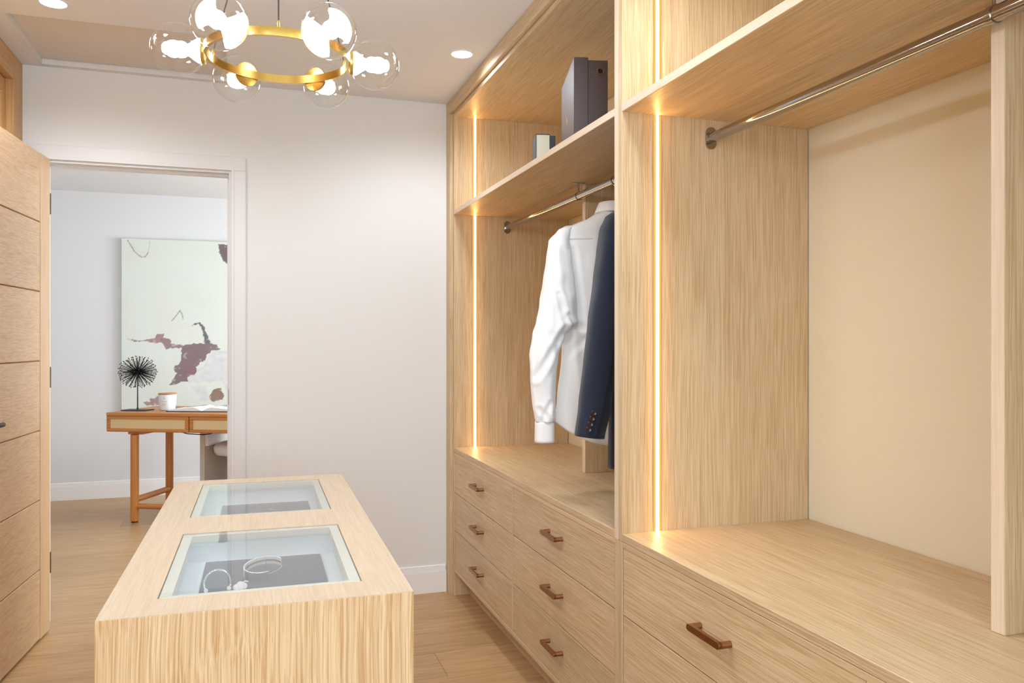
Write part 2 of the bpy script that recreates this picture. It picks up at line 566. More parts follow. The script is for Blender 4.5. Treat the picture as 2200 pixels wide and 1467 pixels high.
def bay(name, label, y0, y1, ydiv):
    base = (XC, y0, ZC0)
    t = thing(name, label, 'wardrobe', base)
    q = lambda x0, x1, a, b, z0, z1: (x0 - base[0], x1 - base[0], a - base[1], b - base[1], z0 - base[2], z1 - base[2])
    MB().box(*q(XC, XB, y1, y1 + T, ZC0, ZT + .02), bevel=.001).build('side_panel', OAK[2], t)
    MB().box(*q(XC, XB, y0 - T, y0, ZC0, ZT + .02), bevel=.001).build('side_panel', OAK[2], t)
    edge(t, 'side_panel', q(XC - .0006, XC, y0 - T + .0008, y0 - .0008, ZC0, ZT), 2)
    MB().box(*q(XC, XB, y0, y1, ZT, ZT + .02), bevel=.001).build('top_panel', OAK[1], t)
    MB().box(*q(XC, XB, y0, y1, ZS0, ZS1), bevel=.001).build('shelf', OAK[1], t)
    edge(t, 'shelf', q(XC - .0006, XC, y0, y1, ZS0 + .0008, ZS1 - .0008), 1)
    MB().box(*q(1.276, XB, ydiv - .014, ydiv + .014, ZC1, ZS0), bevel=.001).build('support_panel', OAK[2], t)
    edge(t, 'support_panel', q(1.2754, 1.276, ydiv - .0132, ydiv + .0132, ZC1 + .001, ZS0 - .001), 2)
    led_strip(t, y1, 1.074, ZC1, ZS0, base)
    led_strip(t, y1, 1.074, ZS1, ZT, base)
    return t


bay('wardrobe_bay', 'far open oak wardrobe bay with shirt, jacket and boxes', YP1, YE, 2.957)
bay('wardrobe_bay', 'near open oak wardrobe bay standing empty, cream wall behind its rail', YN, YP0, 1.096)


def counter(label, y0, y1):
    tag(MB().box(0, XB - XC, 0, y1 - y0, 0, ZC1 - ZC0, bevel=.0012).build('counter', OAK[1], loc=(XC, y0, ZC0)), label, 'counter')


counter('oak counter over the six drawers, below shirt and jacket', YP1, YE)
counter('near empty oak counter in front of the bare cream wall', YN, YP0)

HANDLE = None


def make_handle(parent, loc):
    global HANDLE
    if HANDLE is None:
        L_, D_, hh = .066, .033, .0075
        m = MB()
        # flat bar with rounded ends (a stadium), standing off the drawer on two matching posts
        pts = []
        for k in range(9):
            a = R(-90 + 180 * k / 8)
            pts.append((L_ - hh + hh * math.cos(a), hh * math.sin(a)))
        for k in range(9):
            a = R(90 + 180 * k / 8)
            pts.append((-L_ + hh + hh * math.cos(a), hh * math.sin(a)))
        Mb = Matrix(((0, 0, 1, 0), (1, 0, 0, 0), (0, 1, 0, 0), (0, 0, 0, 1)))   # local (x,y,z) -> (z, x, y)
        m.prism(pts, -D_, -D_ + .0085, M=Mb)
        for s in (1, -1):
            post = [(s * (L_ - .0075) + .0075 * math.cos(2 * math.pi * k / 16), .0075 * math.sin(2 * math.pi * k / 16)) for k in range(16)]
            m.prism(post, -D_ + .002, .0, M=Mb)
        HANDLE = m.build('handle', BRONZE, parent, smooth=True, label='slim copper bar handle')
        HANDLE.location = loc
        return HANDLE
    h = place(HANDLE, parent)
    h.location = loc
    return h


def drawer_unit(label, y0, y1, ymid):
    base = (XC, y0, 0)
    t = thing('drawer_cabinet', label, 'cabinet', base)
    q = lambda x0, x1, a, b, z0, z1: (x0 - base[0], x1 - base[0], a - base[1], b - base[1], z0, z1)
    zt, zb0, zb1 = .691, .121, .138
    MB().box(*q(XC, XB, y0 - T, y0 - .001, 0, ZC0 - .0008), bevel=.001).build('side_panel', OAK[2], t)
    MB().box(*q(XC, XB, y1 + .001, y1 + T - .0005, 0, ZC0 - .0008), bevel=.001).build('side_panel', OAK[2], t)
    MB().box(*q(XC, XB, y0, y1, zt, ZC0 - .0008), bevel=.001).build('top_rail', EDGE[1], t)
    MB().box(*q(XC, XB, y0, y1, zb0, zb1), bevel=.001).build('bottom_panel', EDGE[1], t)
    MB().box(*q(XC, XB, ymid - .006, ymid + .006, zb1, zt), bevel=.001).build('divider', EDGE[2], t)
    MB().box(*q(1.048, 1.064, y0, y1, 0, zb0 - .0005)).build('toe_kick', OAK[1], t)
    g = .0028
    hz = (zt - zb1 - g * 2.5) / 3
    first = {}
    for (a, b) in ((ymid + .006 + g, y1 - g), (y0 + g, ymid - .006 - g)):
        for k in range(3):
            z0 = zb1 + g * .5 + k * (hz + g)
            d = MB().box(0, .5, 0, b - a, 0, hz, bevel=.0012).build('drawer', OAK[1], t)
            d.location = (.002, a - base[1], z0)
            make_handle(d, (0, (b - a) / 2, hz * .56))
    return t


drawer_unit('far oak cabinet of six drawers with six copper handles in two columns', YP1, YE, 2.938)
drawer_unit('near oak drawer cabinet, cut off by the lower right edge', YN, YP0, 1.07)


def rail(label, y0, y1, yb):
    base = (1.242, y0, 1.822)
    t = thing('clothes_rail', label, 'rail', base)
    M = Matrix.Rotation(R(-90), 4, 'X')
    MB().lathe([(.0148, .002), (.0148, y1 - y0 - .002)], 28, M=M).build('tube', CHROME, t, smooth=True)
    for y, s in ((0, 1), (y1 - y0, -1)):
        m = MB()
        pts = [(.013 * math.cos(R(a)), .012 + .013 * math.sin(R(a))) for a in range(0, 181, 15)] + [(.013 * math.cos(R(a)), -.012 + .013 * math.sin(R(a))) for a in range(180, 361, 15)]
        pts = [(p[0] * 1.25, p[1] * 1.25) for p in pts]
        Mr = Matrix.Translation((0, y, 0)) @ Matrix.Rotation(R(90), 4, 'X')
        m.prism(pts, 0 if s < 0 else -.006, .006 if s < 0 else 0, M=Mr)
        m.lathe([(.0172, .0), (.0172, .014)], 24, M=Matrix.Translation((0, y, 0)) @ Matrix.Rotation(R(-90 * s), 4, 'X'))
        m.build('end_flange', CHROME, t, smooth=True)
    m = MB()
    zz = ZS0 - 1.822
    m.box(-.026, .026, yb - y0 - .009, yb - y0 + .009, zz - .003, zz, bevel=.001)
    m.lathe([(.0035, .013), (.0035, zz - .002)], 12, M=Matrix.Translation((0, yb - y0, 0)))
    M2 = Matrix.Translation((0, yb - y0 - .006, 0)) @ M
    m.lathe([(.0148, 0), (.0172, .0005), (.0172, .0115), (.0148, .012)], 24, M=M2)
    m.build('hanger_bracket', CHROME, t, smooth=True)


rail('chrome rail the shirt and jacket hang from, far wardrobe bay', YP1, YE, 2.931)
rail('bare chrome rail under the shelf in the near empty bay', YN, YP0, 1.075)

# ------------------------------------------------------------------ left-hand wardrobe (mostly behind the door)
LX = -.915
lw = thing('tall_wardrobe', 'honey oak built-in wardrobe behind the open door, far left', 'wardrobe', (LX, .5, 0))
q = lambda x0, x1, a, b, z0, z1: (x0 - LX, x1 - LX, a - .5, b - .5, z0, z1)
MB().box(*q(-1.5, LX, 3.81, YB - .001, 0, 2.439), bevel=.001).build('stile', LEFTW, lw)
MB().box(*q(-1.5, LX, .5, .635, 0, 2.439), bevel=.001).build('stile', LEFTW, lw)
MB().box(*q(-.955, LX, .635, 3.81, 2.335, 2.439), bevel=.001).build('top_rail', LEFTWY, lw)
MB().box(*q(-.975, -.935, .635, 3.81, 0, .10), bevel=.001).build('plinth', LEFTWY, lw)
dw = (3.81 - .635) / 4
for i in range(4):
    y0 = .635 + dw * i + .0015
    y1 = .635 + dw * (i + 1) - .0015
    d = MB()
    d.box(*q(-.965, -.945, y0, y0 + .06, .103, 2.331), bevel=.001).box(*q(-.965, -.945, y1 - .06, y1, .103, 2.331), bevel=.001)
    d.box(*q(-.965, -.945, y0 + .06, y1 - .06, .103, .163)).box(*q(-.965, -.945, y0 + .06, y1 - .06, 2.271, 2.331))
    dd = d.build('cabinet_door', LEFTW, lw)
    MB().box(*q(-.962, -.955, y0 + .055, y1 - .055, .15, 2.29)).build('door_panel', LEFTW, dd)

# ------------------------------------------------------------------ display island
ISW, ISL, IH = .496, 1.290, .82
IA = R(-.85)
isl = thing('display_island', 'oak island with two glass display tops in the middle of the closet', 'island', (-.2224, 1.3776, 0), IA)
IW = Matrix.Translation((-.2224, 1.3776, 0)) @ Matrix.Rotation(IA, 4, 'Z')
MB().box(0, ISW, 0, .03, 0, IH - .0005, bevel=.001).build('end_panel', ISL_Z, isl)
MB().box(0, ISW, ISL - .03, ISL, 0, IH - .0005, bevel=.001).build('end_panel', ISL_Z, isl)
MB().box(0, .03, .03, ISL - .03, 0, IH - .0005).build('side_panel', ISL_Z, isl)
MB().box(ISW - .03, ISW, .03, ISL - .03, 0, IH - .0005).build('side_panel', ISL_Z, isl)
GX0, GX1 = .079, .418
G = [(.086, .562), (.738, 1.212)]
mb = MB()
z0, z1 = IH - .022, IH
mb.box(0.0005, GX0, .0005, ISL - .0005, z0, z1).box(GX1, ISW - .0005, .0005, ISL - .0005, z0, z1)
for a, b in ((.0005, G[0][0]), (G[0][1], G[1][0]), (G[1][1], ISL - .0005)):
    mb.box(GX0, GX1, a, b, z0, z1)
mb.build('top', ISL_Y, isl)
TZ = IH - .062    # floor of the trays
for a, b in G:
    m = MB()
    e = .0018
    fw = .021
    zf0, zf1 = IH - .016, IH - .0025
    m.box(GX0 + e, GX0 + fw, a + e, b - e, zf0, zf1).box(GX1 - fw, GX1 - e, a + e, b - e, zf0, zf1)
    m.box(GX0 + fw, GX1 - fw, a + e, a + fw, zf0, zf1).box(GX0 + fw, GX1 - fw, b - fw, b - e, zf0, zf1)
    m.build('lid_frame', FRAMEC, isl, label='cream frame under the glass')
    MB().box(GX0 + e, GX1 - e, a + e, b - e, IH - .0024, IH + .0001, bevel=.0005).build('glass_pane', GLASS, isl, label='clear glass lid')
    m = MB()
    o_ = .012
    m.box(GX0 + o_ - .006, GX0 + o_, a + o_, b - o_, TZ, IH - .017).box(GX1 - o_, GX1 - o_ + .006, a + o_, b - o_, TZ, IH - .017)
    m.box(GX0 + o_, GX1 - o_, a + o_ - .006, a + o_, TZ, IH - .017).box(GX0 + o_, GX1 - o_, b - o_, b - o_ + .006, TZ, IH - .017)
    m.box(GX0, GX1, a, b, TZ - .006, TZ)
    m.build('display_tray', LINING, isl, label='white lined display tray')


def isl_pt(x, y, z):
    return IW @ Vector((x, y, z))


def on_island(name, mb, mat, x, y, z, label, cat, group=None, rz=0, smooth=True):
    o = mb.build(name, mat, None, smooth=smooth)
    o.location = isl_pt(x, y, z)
    o.rotation_euler = (0, 0, IA + rz)
    return tag(o, label, cat, group)


# pads and jewellery in the trays
on_island('jewelry_pad', MB().box(-.122, .122, -.11, .11, 0, .012, bevel=.003, seg=2), PAD, .252, .390, TZ, 'charcoal jewellery pad with bracelets under the nearer glass lid', 'pad')
on_island('jewelry_pad', MB().box(-.122, .122, -.11, .11, 0, .012, bevel=.003, seg=2), PAD, .260, 1.02, TZ, 'charcoal jewellery pad under the farther glass lid', 'pad')
PZ = TZ + .0122
# wide cuff: an open oval band of pearly plates tipped on its edge
br = thing('cuff_bracelet', 'wide open silver cuff bracelet of pale plates, middle of charcoal pad', 'bracelet', isl_pt(.250, .335, PZ), IA + R(12))
TILT = Matrix.Translation((0, 0, .0205)) @ Matrix.Rotation(R(22), 4, 'X') @ Matrix.Rotation(R(-6), 4, 'Y')


def cuff_arc(a0, a1, rx, ry, w, t, n=10, z0=None):
    m = MB()
    rings = []
    for k in range(n + 1):
        a = R(a0 + (a1 - a0) * k / n)
        c, s = math.cos(a), math.sin(a)
        ww = w if not callable(w) else w(k / n)
        p = lambda rr, z: TILT @ Vector(((rx + rr) * c, (ry + rr) * s, z))
        rings.append([p(0, -ww), p(t, -ww), p(t, ww), p(0, ww)])
    m.loft(rings)
    return m


for k in range(9):
    a0 = 18 + k * 29
    cuff_arc(a0, a0 + 27.5, .037, .024, .0090 if k < 6 else .0095, .0022, 6).build('cuff_plate', PEARL if k < 6 else SILVER, br, smooth=True)
cuff_arc(16, 340, .0368, .0238, .0025, .001, 40).build('cuff_band', SILVER, br, smooth=True)
# twisted wire cuff with ball ends
tw = thing('wire_bracelet', 'thin twisted silver wire bracelet at the left end of charcoal pad', 'bracelet', isl_pt(.165, .272, PZ), IA + R(5))
pts = []
for k in range(61):
    a = R(-30 + 240 * k / 60)
    pts.append((.024 * math.cos(a), .004 * math.sin(a), .016 + .024 * math.sin(a)))
m = MB()
for ph_ in (0, math.pi):
    m.tube([(p[0] + .0009 * math.cos(k * .9 + ph_) * math.cos(R(-30 + 4 * k)), p[1] + .0009 * math.sin(k * .9 + ph_), p[2] + .0009 * math.cos(k * .9 + ph_) * math.sin(R(-30 + 4 * k))) for k, p in enumerate(pts)], .0011, 6)
m.build('twisted_wire', SILVER, tw, smooth=True)
MB().ball((pts[0][0], pts[0][1], pts[0][2]), .0042).build('bead', PEARL, tw, smooth=True)
MB().ball((pts[-1][0], pts[-1][1], pts[-1][2]), .0042).build('bead', PEARL, tw, smooth=True)
m = MB()
m.ball((0, 0, .008), .0085, 2).ball((.007, .002, .0065), .0062, 2).ball((-.008, -.002, .006), .006, 2).tube([(.004, 0, .0135), (.009, .001, .016), (.014, .003, .014)], .0014, 6)
on_island('brooch', m, PEARL, .207, .268, PZ, 'small pearl brooch between the two bracelets', 'brooch')
m = MB()
m.tube([(.034 * math.cos(R(a)), .034 * math.sin(R(a)), .0012) for a in range(0, 360, 8)], .0011, 6, closed=True)
on_island('necklace', m, SILVER, .255, .992, PZ, 'thin silver chain lying on the farther charcoal pad', 'necklace')

# ------------------------------------------------------------------ chandelier
CX, CY, CZ = .0712, 1.95, 1.9113
ch = thing('chandelier', 'brass ring chandelier of six clear glass globes on black cords', 'chandelier', (CX, CY, CZ), R(-4.4))
RR = .161
m = MB()
rings = []
for k in range(96):
    a = 2 * math.pi * k / 96
    c, s = math.cos(a), math.sin(a)
    rings.append([((RR + dr) * c, (RR + dr) * s, dz) for dr, dz in ((-.004, -.0095), (.004, -.0095), (.0048, 0), (.004, .0095), (-.004, .0095))])
m.loft(rings, closed=True)
m.build('ring', BRASS, ch, smooth=True)
MB().lathe([(.06, 0), (.06, .02), (.055, .026)], 32, M=Matrix.Translation((0, 0, H - CZ - .026))).build('canopy', BRASS, ch, smooth=True)
for a in (272, 160, 20):
    x, y_ = RR * math.cos(R(a)), RR * math.sin(R(a))
    cd = MB().tube([(x, y_, .018), (x * .12, y_ * .12, H - CZ - .02)], .0016, 8).build('cord', BLACK, ch, smooth=True, label='thin black cord')
    MB().lathe([(.0045, .009), (.0045, .018), (.0025, .024)], 12, M=Matrix.Translation((x, y_, 0))).build('cord_grip', BRASS, cd, smooth=True, label='brass cord grip')
GR = .0585
GC = .2200
for i in range(6):
    a = R(60 * i)
    Mo = Matrix.Rotation(a, 4, 'Z') @ Matrix.Rotation(R(90), 4, 'Y')   # local z -> outward
    n = 40
    prof = [(GR * math.sin(R(t)), GC - GR * math.cos(R(t))) for t in range(24, 181, 6)]
    g = MB().lathe(prof, 36, M=Mo, cap=False).build('glass_globe', GLOBEG, ch, smooth='all', label='clear glass globe')
    z = GC - GR * math.cos(R(24))
    MB().lathe([(.0072, RR + .004), (.0072, z - .006), (.012, z - .006)], 16, M=Mo).build('stem', BRASS, g, smooth=True, label='short brass stem')
    MB().lathe([(.012, z - .0075), (.0285, z - .005), (.0295, z + .001), (.0285, z + .003)], 28, M=Mo).build('socket_cap', BRASS, g, smooth=True, label='round brass cap')
    bp = [(.0262, z + .0035), (.0275, z + .008), (.0225, z + .017), (.0145, z + .028), (.0098, z + .038), (.0112, z + .045), (.0165, z + .052), (.019, z + .060), (.0185, z + .067), (.0155, z + .074), (.009, z + .079), (.0, z + .0805)]
    MB().lathe(bp, 28, M=Mo).build('bulb', BULB, g, smooth='all', label='glowing cool white bulb')

# ------------------------------------------------------------------ recessed downlights
d0 = None
for i, (x, y) in enumerate(DOWN_SPOTS):
    lab = ['round ceiling downlight beside the right hand wardrobe top', 'round ceiling downlight by the loft hatch, cut by the top edge'][i] if i < 2 else ['round ceiling downlight above the near empty wardrobe bay', 'round ceiling downlight left of the island near its front', 'round ceiling downlight behind the camera on the right hand wardrobe side', 'round ceiling downlight behind the camera on the left hand side'][i - 2]
    t = thing('downlight', lab, 'ceiling light', (x, y, H), 0, 'recessed ceiling downlights')
    if d0 is None:
        d0 = (MB().lathe([(.043, 0), (.043, -.003), (.052, -.004), (.054, -.001), (.054, 0)], 32, cap=False).build('bezel', TRIM, t, smooth=True),
              MB().lathe([(0.0, -.0012), (.0432, -.0012)], 32, cap=False).build('lens', LENS, t))
    else:
        for p in d0:
            place(p, t)

# ------------------------------------------------------------------ boxes on the far shelf
bx = thing('shoe_box', 'big dark brown shoe box standing on end on the far shelf', 'box', (1.012, 2.427, ZS1 + .0005), R(-14.8))
# local x: visible end runs right, y: away, z: up
MB().box(.046, .112, .004, .325, 0, .272, bevel=.0015).build('box_body', BOXD, bx)
MB().box(0, .047, 0, .332, 0, .280, bevel=.0015).build('lid', BOXD, bx)
m = MB()
Mr = Matrix.Translation((.087, .0045, .236)) @ Matrix.Rotation(R(90), 4, 'X')
m.lathe([(.0085, 0), (.0085, .003), (.0135, .003), (.0142, 0)], 24, M=Mr, cap=False)
m.build('metal_eyelet', CHROME, bx, smooth=True, label='metal eyelet')
MB().lathe([(0, .0008), (.0088, .0008)], 24, M=Mr, cap=False).build('eyelet_hole', INK, bx, label='black hole')
m = MB()
tick = [(.088, .104), (.080, .106), (.074, .112), (.104, .146), (.086, .112)]
mt = Matrix(((0, 0, 1, 0), (1, 0, 0, 0), (0, 1, 0, 0), (0, 0, 0, 1)))
m.prism(tick, -.0009, .0005, M=Matrix.Translation((0, .09, .0)) @ mt)
m.build('printed_mark', GOLDINK, bx, label='small pale tick mark')
wb = thing('gift_box', 'small cream box with slate lid on the far shelf, left of the shoe box', 'box', (1.028, 2.835, ZS1 + .0005), R(-13))
MB().box(.053, .074, 0, .11, 0, .125, bevel=.001).build('lid', BOXN, wb, label='slate coloured lid')
MB().box(0, .0535, .0015, .109, 0, .129, bevel=.001).build('box_body', BOXC, wb)
mb = MB()
for a in ((0.0, .0025, 0, .129), (0.0, .054, .1275, .1305), (.0515, .054, 0, .129)):
    mb.box(a[0], a[1], -.0006, .1095, a[2], a[3])
mb.build('edge_binding', BOXN, wb, label='dark edge binding')


# ------------------------------------------------------------------ garments
def hanger(name, label, P, th, half, drop):
    t = thing(name, label, 'hanger', (P[0], P[1], 1.822), -th)
    pts = []
    for k in range(17):
        a = R(-30 + 240 * k / 16)
        pts.append((.0165 * math.cos(a), 0, .0165 * math.sin(a) - .002))
    pts = [p for p in pts]
    pts += [(pts[-1][0] + .012, 0, -.018), (0, 0, -.032), (0, 0, -.100)]
    MB().tube(pts, .0016, 8).build('hook', CHROME, t, smooth=True, label='chrome hook')
    m = MB()
    r = []
    for k in range(21):
        u = -1 + 2 * k / 20
        z = -.117 - drop * abs(u) ** 1.15
        hw = .0085 + .010 * abs(u)
        hh = .011 - .003 * abs(u)
        r.append([(u * half + 0, hw * math.cos(2 * math.pi * j / 10), z + hh * math.sin(2 * math.pi * j / 10)) for j in range(10)])
    m.loft(r)
    m.lathe([(.011, -.118), (.011, -.092), (.006, -.086)], 16)
    m.build('shoulder_bar', BLACK, t, smooth=True)
    return t


def segd(p, a, b):
    ax, ay, bx_, by_ = *a, *b
    dx, dy = bx_ - ax, by_ - ay
    t = max(0, min(1, ((p[0] - ax) * dx + (p[1] - ay) * dy) / (dx * dx + dy * dy + 1e-12)))
    return math.hypot(p[0] - ax - t * dx, p[1] - ay - t * dy)


def lerp_tab(tab, z):
    """tab: rows (z descending, v1, v2 ...) smooth interpolation"""
    if z >= tab[0][0]:
        return tab[0][1:]
    for i in range(len(tab) - 1):
        z0, z1 = tab[i][0], tab[i + 1][0]
        if z1 <= z <= z0:
            f = (z0 - z) / (z0 - z1)
            f = f * f * (3 - 2 * f) * .5 + f * .5
            return [a + (b - a) * f for a, b in zip(tab[i][1:], tab[i + 1][1:])]
    return tab[-1][1:]


def cloth_tube(tab, nz, n, wr, seed, zfun=None, pw=.8, freq=(9, 3), grow=0.0, z_lo=None, z_hi=None, folds=()):
    """tab rows: z, centre x, half width, centre y, half thickness"""
    m = MB()
    zt = tab[0][0] if z_hi is None else z_hi
    zb = tab[-1][0] if z_lo is None else z_lo
    rings = []
    for i in range(nz + 1):
        z = zt + (zb - zt) * i / nz
        cx, hw, cy, ht = lerp_tab(tab, z)
        hw += grow
        ht += grow
        ring = []
        for k in range(n):
            a = 2 * math.pi * k / n
            c, s = math.cos(a), math.sin(a)
            x = cx + hw * math.copysign(abs(c) ** pw, c)
            y = cy + ht * math.copysign(abs(s) ** pw, s)
            d = wr * mnoise.noise(Vector((x * freq[0] + seed, z * freq[1], s * 1.5 + seed)))
            d += wr * .5 * mnoise.noise(Vector((x * freq[0] * 2.3, z * freq[1] * 3, s * 2 + seed * 2)))
            for fa, fb, fw_, fd in folds:
                q_ = segd((x, z), fa, fb) / fw_
                if s < 0 and q_ < 3:
                    d += fd * (math.exp(-q_ * q_) * -1 + .7 * math.exp(-(q_ - 1.6) ** 2 * 2))
            x2, y2 = x + d * .35 * c, y + d * math.copysign(1, s) * abs(s)
            zz = z + (zfun(x2, z) if zfun else 0)
            ring.append((x2, y2, zz))
        rings.append(ring)
    m.loft(rings, cap=False)
    return m


def solid(o, t):
    md = o.modifiers.new('thickness', 'SOLIDIFY')
    md.thickness = t
    md.offset = -1
    return o


# white shirt
SP, STH = (1.242, 2.60), R(8)
hanger('coat_hanger', 'black hanger with chrome hook holding the white shirt', SP, STH, .172, .085)
sh = thing('shirt', 'white long-sleeved cotton shirt hanging, its back towards us', 'shirt', (SP[0], SP[1], 0), -STH)
body = [(1.722, 0, .052, 0, .050), (1.700, 0, .072, 0, .055), (1.681, 0, .100, 0, .056), (1.665, 0, .140, 0, .055), (1.651, 0, .176, 0, .052), (1.632, 0, .200, 0, .050),
        (1.585, 0, .198, 0, .056), (1.50, 0, .190, 0, .062), (1.30, 0, .186, 0, .058), (1.20, 0, .192, 0, .052), (1.04, 0, .212, 0, .048), (.93, 0, .220, 0, .045)]


def hem(x, z):
    if z > 1.05:
        return 0
    f = (1.05 - z) / .12
    return f * (-.045 + .085 * min(1, abs(x) / .22) ** 2.2)


BF = [((-.169, 1.56), (-.139, 1.30), .016, .006), ((-.139, 1.30), (-.110, 1.03), .016, .006), ((-.05, 1.60), (-.06, 1.40), .02, .003), ((.02, 1.60), (.03, 1.35), .02, .003), ((-.19, 1.20), (-.12, 1.26), .014, .004)]
solid(cloth_tube(body, 110, 140, .010, 1.3, hem, pw=.7, folds=BF).build('body', COTTON, sh, smooth='all'), .0012)
solid(cloth_tube(body, 14, 96, .006, 1.3, None, pw=.7, grow=.0022, z_hi=1.70, z_lo=1.604).build('yoke', COTTON, sh, smooth='all'), .002)
# collar stand and turned-down leaf
m = MB()
rings = []
for i, (z, g) in enumerate(((1.690, .0), (1.735, -.006), (1.743, -.004), (1.741, .006), (1.722, .014), (1.704, .022))):
    rings.append([((.052 + g) * math.cos(2 * math.pi * k / 40), (.052 + g) * math.sin(2 * math.pi * k / 40), z - (.014 if math.sin(2 * math.pi * k / 40) > .5 else 0) * (i > 3)) for k in range(40)])
m.loft(rings, cap=False)
solid(m.build('collar', COTTON, sh, smooth='all'), .0015)
sleeve = [(1.655, -.160, .020, -.004, .026), (1.640, -.184, .024, -.006, .036), (1.600, -.207, .036, -.012, .046), (1.53, -.212, .044, -.022, .050), (1.45, -.214, .054, -.030, .050), (1.38, -.216, .066, -.036, .048), (1.315, -.219, .073, -.040, .044),
          (1.275, -.243, .056, -.040, .042), (1.205, -.256, .050, -.038, .040), (1.12, -.258, .046, -.034, .038), (1.03, -.255, .041, -.030, .036), (.988, -.252, .038, -.028, .034), (.972, -.252, .0335, -.028, .030)]
for mir in (1, -1):
    tab = [(r[0], (r[1] + .33 * r[3] * min(1, max(0, (1.34 - r[0]) / .1))) * mir, r[2], r[3], r[4]) for r in sleeve]
    SF = [((-.225, 1.41), (-.196, 1.30), .009, .006), ((-.20, 1.29), (-.30, 1.13), .013, .007), ((-.19, 1.34), (-.14, 1.27), .009, .006), ((-.29, 1.02), (-.245, .975), .009, .004), ((-.25, 1.04), (-.275, .98), .009, .004), ((-.20, 1.56), (-.19, 1.42), .016, .003), ((-.225, 1.25), (-.30, 1.30), .014, .003)] if mir > 0 else []
    solid(cloth_tube(tab, 110, 72, .012, 5.1 if mir > 0 else 8.2, pw=.85, freq=(14, 6), folds=SF).build('sleeve', COTTON, sh, smooth='all'), .0012)
    cuff = [(.974, -.2625 * mir, .0335, -.028, .030), (.902, -.263 * mir, .0345, -.028, .031)]
    solid(cloth_tube(cuff, 8, 40, .001, 2, pw=.85).build('cuff', COTTON, sh, smooth='all'), .0022)
MB().lathe([(.0045, 0), (.0045, .0015), (.003, .002)], 12, M=Matrix.Translation((-.286, -.048, .935)) @ Matrix.Rotation(R(90), 4, 'X')).build('cuff_button', PEARL, sh, smooth=True)

# navy jacket, mostly hidden behind the partition
JP, JTH = (1.242, 2.30), R(8)
hanger('coat_hanger', 'black hanger holding the navy jacket, mostly behind the partition', JP, JTH, .150, .085)
jk = thing('suit_jacket', 'dark navy suit jacket hanging in front of the white shirt', 'jacket', (JP[0], JP[1], 0), -JTH)
jb = [(1.712, .02, .052, 0, .045), (1.690, .015, .085, 0, .055), (1.668, .01, .120, 0, .060), (1.645, .01, .150, 0, .062), (1.60, .01, .168, 0, .066), (1.45, .01, .168, 0, .070),
      (1.25, .01, .160, 0, .066), (1.0, .015, .168, 0, .066), (.85, .02, .176, 0, .062)]
solid(cloth_tube(jb, 50, 80, .006, 3.1, lambda x, z: 0, pw=.7).build('body', NAVY, jk, smooth='all'), .003)
m = MB()
rings = []
for z, g in ((1.675, .004), (1.725, -.004), (1.733, .0), (1.728, .010), (1.690, .024), (1.672, .028)):
    rings.append([(.015 + (.062 + g) * math.cos(2 * math.pi * k / 40), (.052 + g) * math.sin(2 * math.pi * k / 40), z) for k in range(40)])
m.loft(rings, cap=False)
solid(m.build('collar', NAVY, jk, smooth='all'), .003)
js = [(a_, b_ + .4 * d_, c_, d_, e_) for a_, b_, c_, d_, e_ in [(1.660, -.120, .020, -.010, .030), (1.645, -.135, .027, -.014, .042), (1.60, -.145, .036, -.022, .055), (1.53, -.146, .043, -.032, .060), (1.444, -.150, .049, -.042, .060), (1.312, -.163, .054, -.050, .056),
      (1.18, -.178, .053, -.052, .052), (1.06, -.195, .051, -.050, .048), (.948, -.214, .046, -.046, .044)]]
for mir in (1, -1):
    tab = [(r[0], r[1] * mir, r[2], r[3], r[4]) for r in js]
    solid(cloth_tube(tab, 44, 40, .006, 7.7, (lambda x, z: (-.010 * ((x + .17) / .09) if z < 1.0 else 0) * max(0, (1.0 - z) / .05)) if mir > 0 else None, pw=.8, freq=(10, 4)).build('sleeve', NAVY, jk, smooth='all'), .003)
    if mir > 0:
        # raised back seam of the sleeve and the row of four buttons
        pts = []
        for k in range(18):
            z = 1.46 - (1.46 - .955) * k / 17
            cx, hw, cy, ht = lerp_tab(js, z)
            fx = .55 - .35 * k / 17
            pts.append((cx + hw * fx, cy - ht * (1 - abs(fx) ** 2.5) ** .4 - .0008, z))
        MB().tube(pts, .0013, 6).build('seam', NAVYD, jk, smooth=True)
        for k in range(4):
            z = .984 + .0165 * k
            cx, hw, cy, ht = lerp_tab(js, z)
            bxx = -.2305 - .018 + .0046 * k
            fx = (bxx - cx) / hw
            by = cy - ht * (1 - abs(fx) ** 2.5) ** .4 - .004
            b = MB().lathe([(.0085, 0), (.0088, .002), (.0075, .0035), (.005, .0026), (.0, .0024)], 18, M=Matrix.Translation((bxx, by, z)) @ Matrix.Rotation(R(90), 4, 'X'))
            b.build('button', BUTTON, jk, smooth=True)

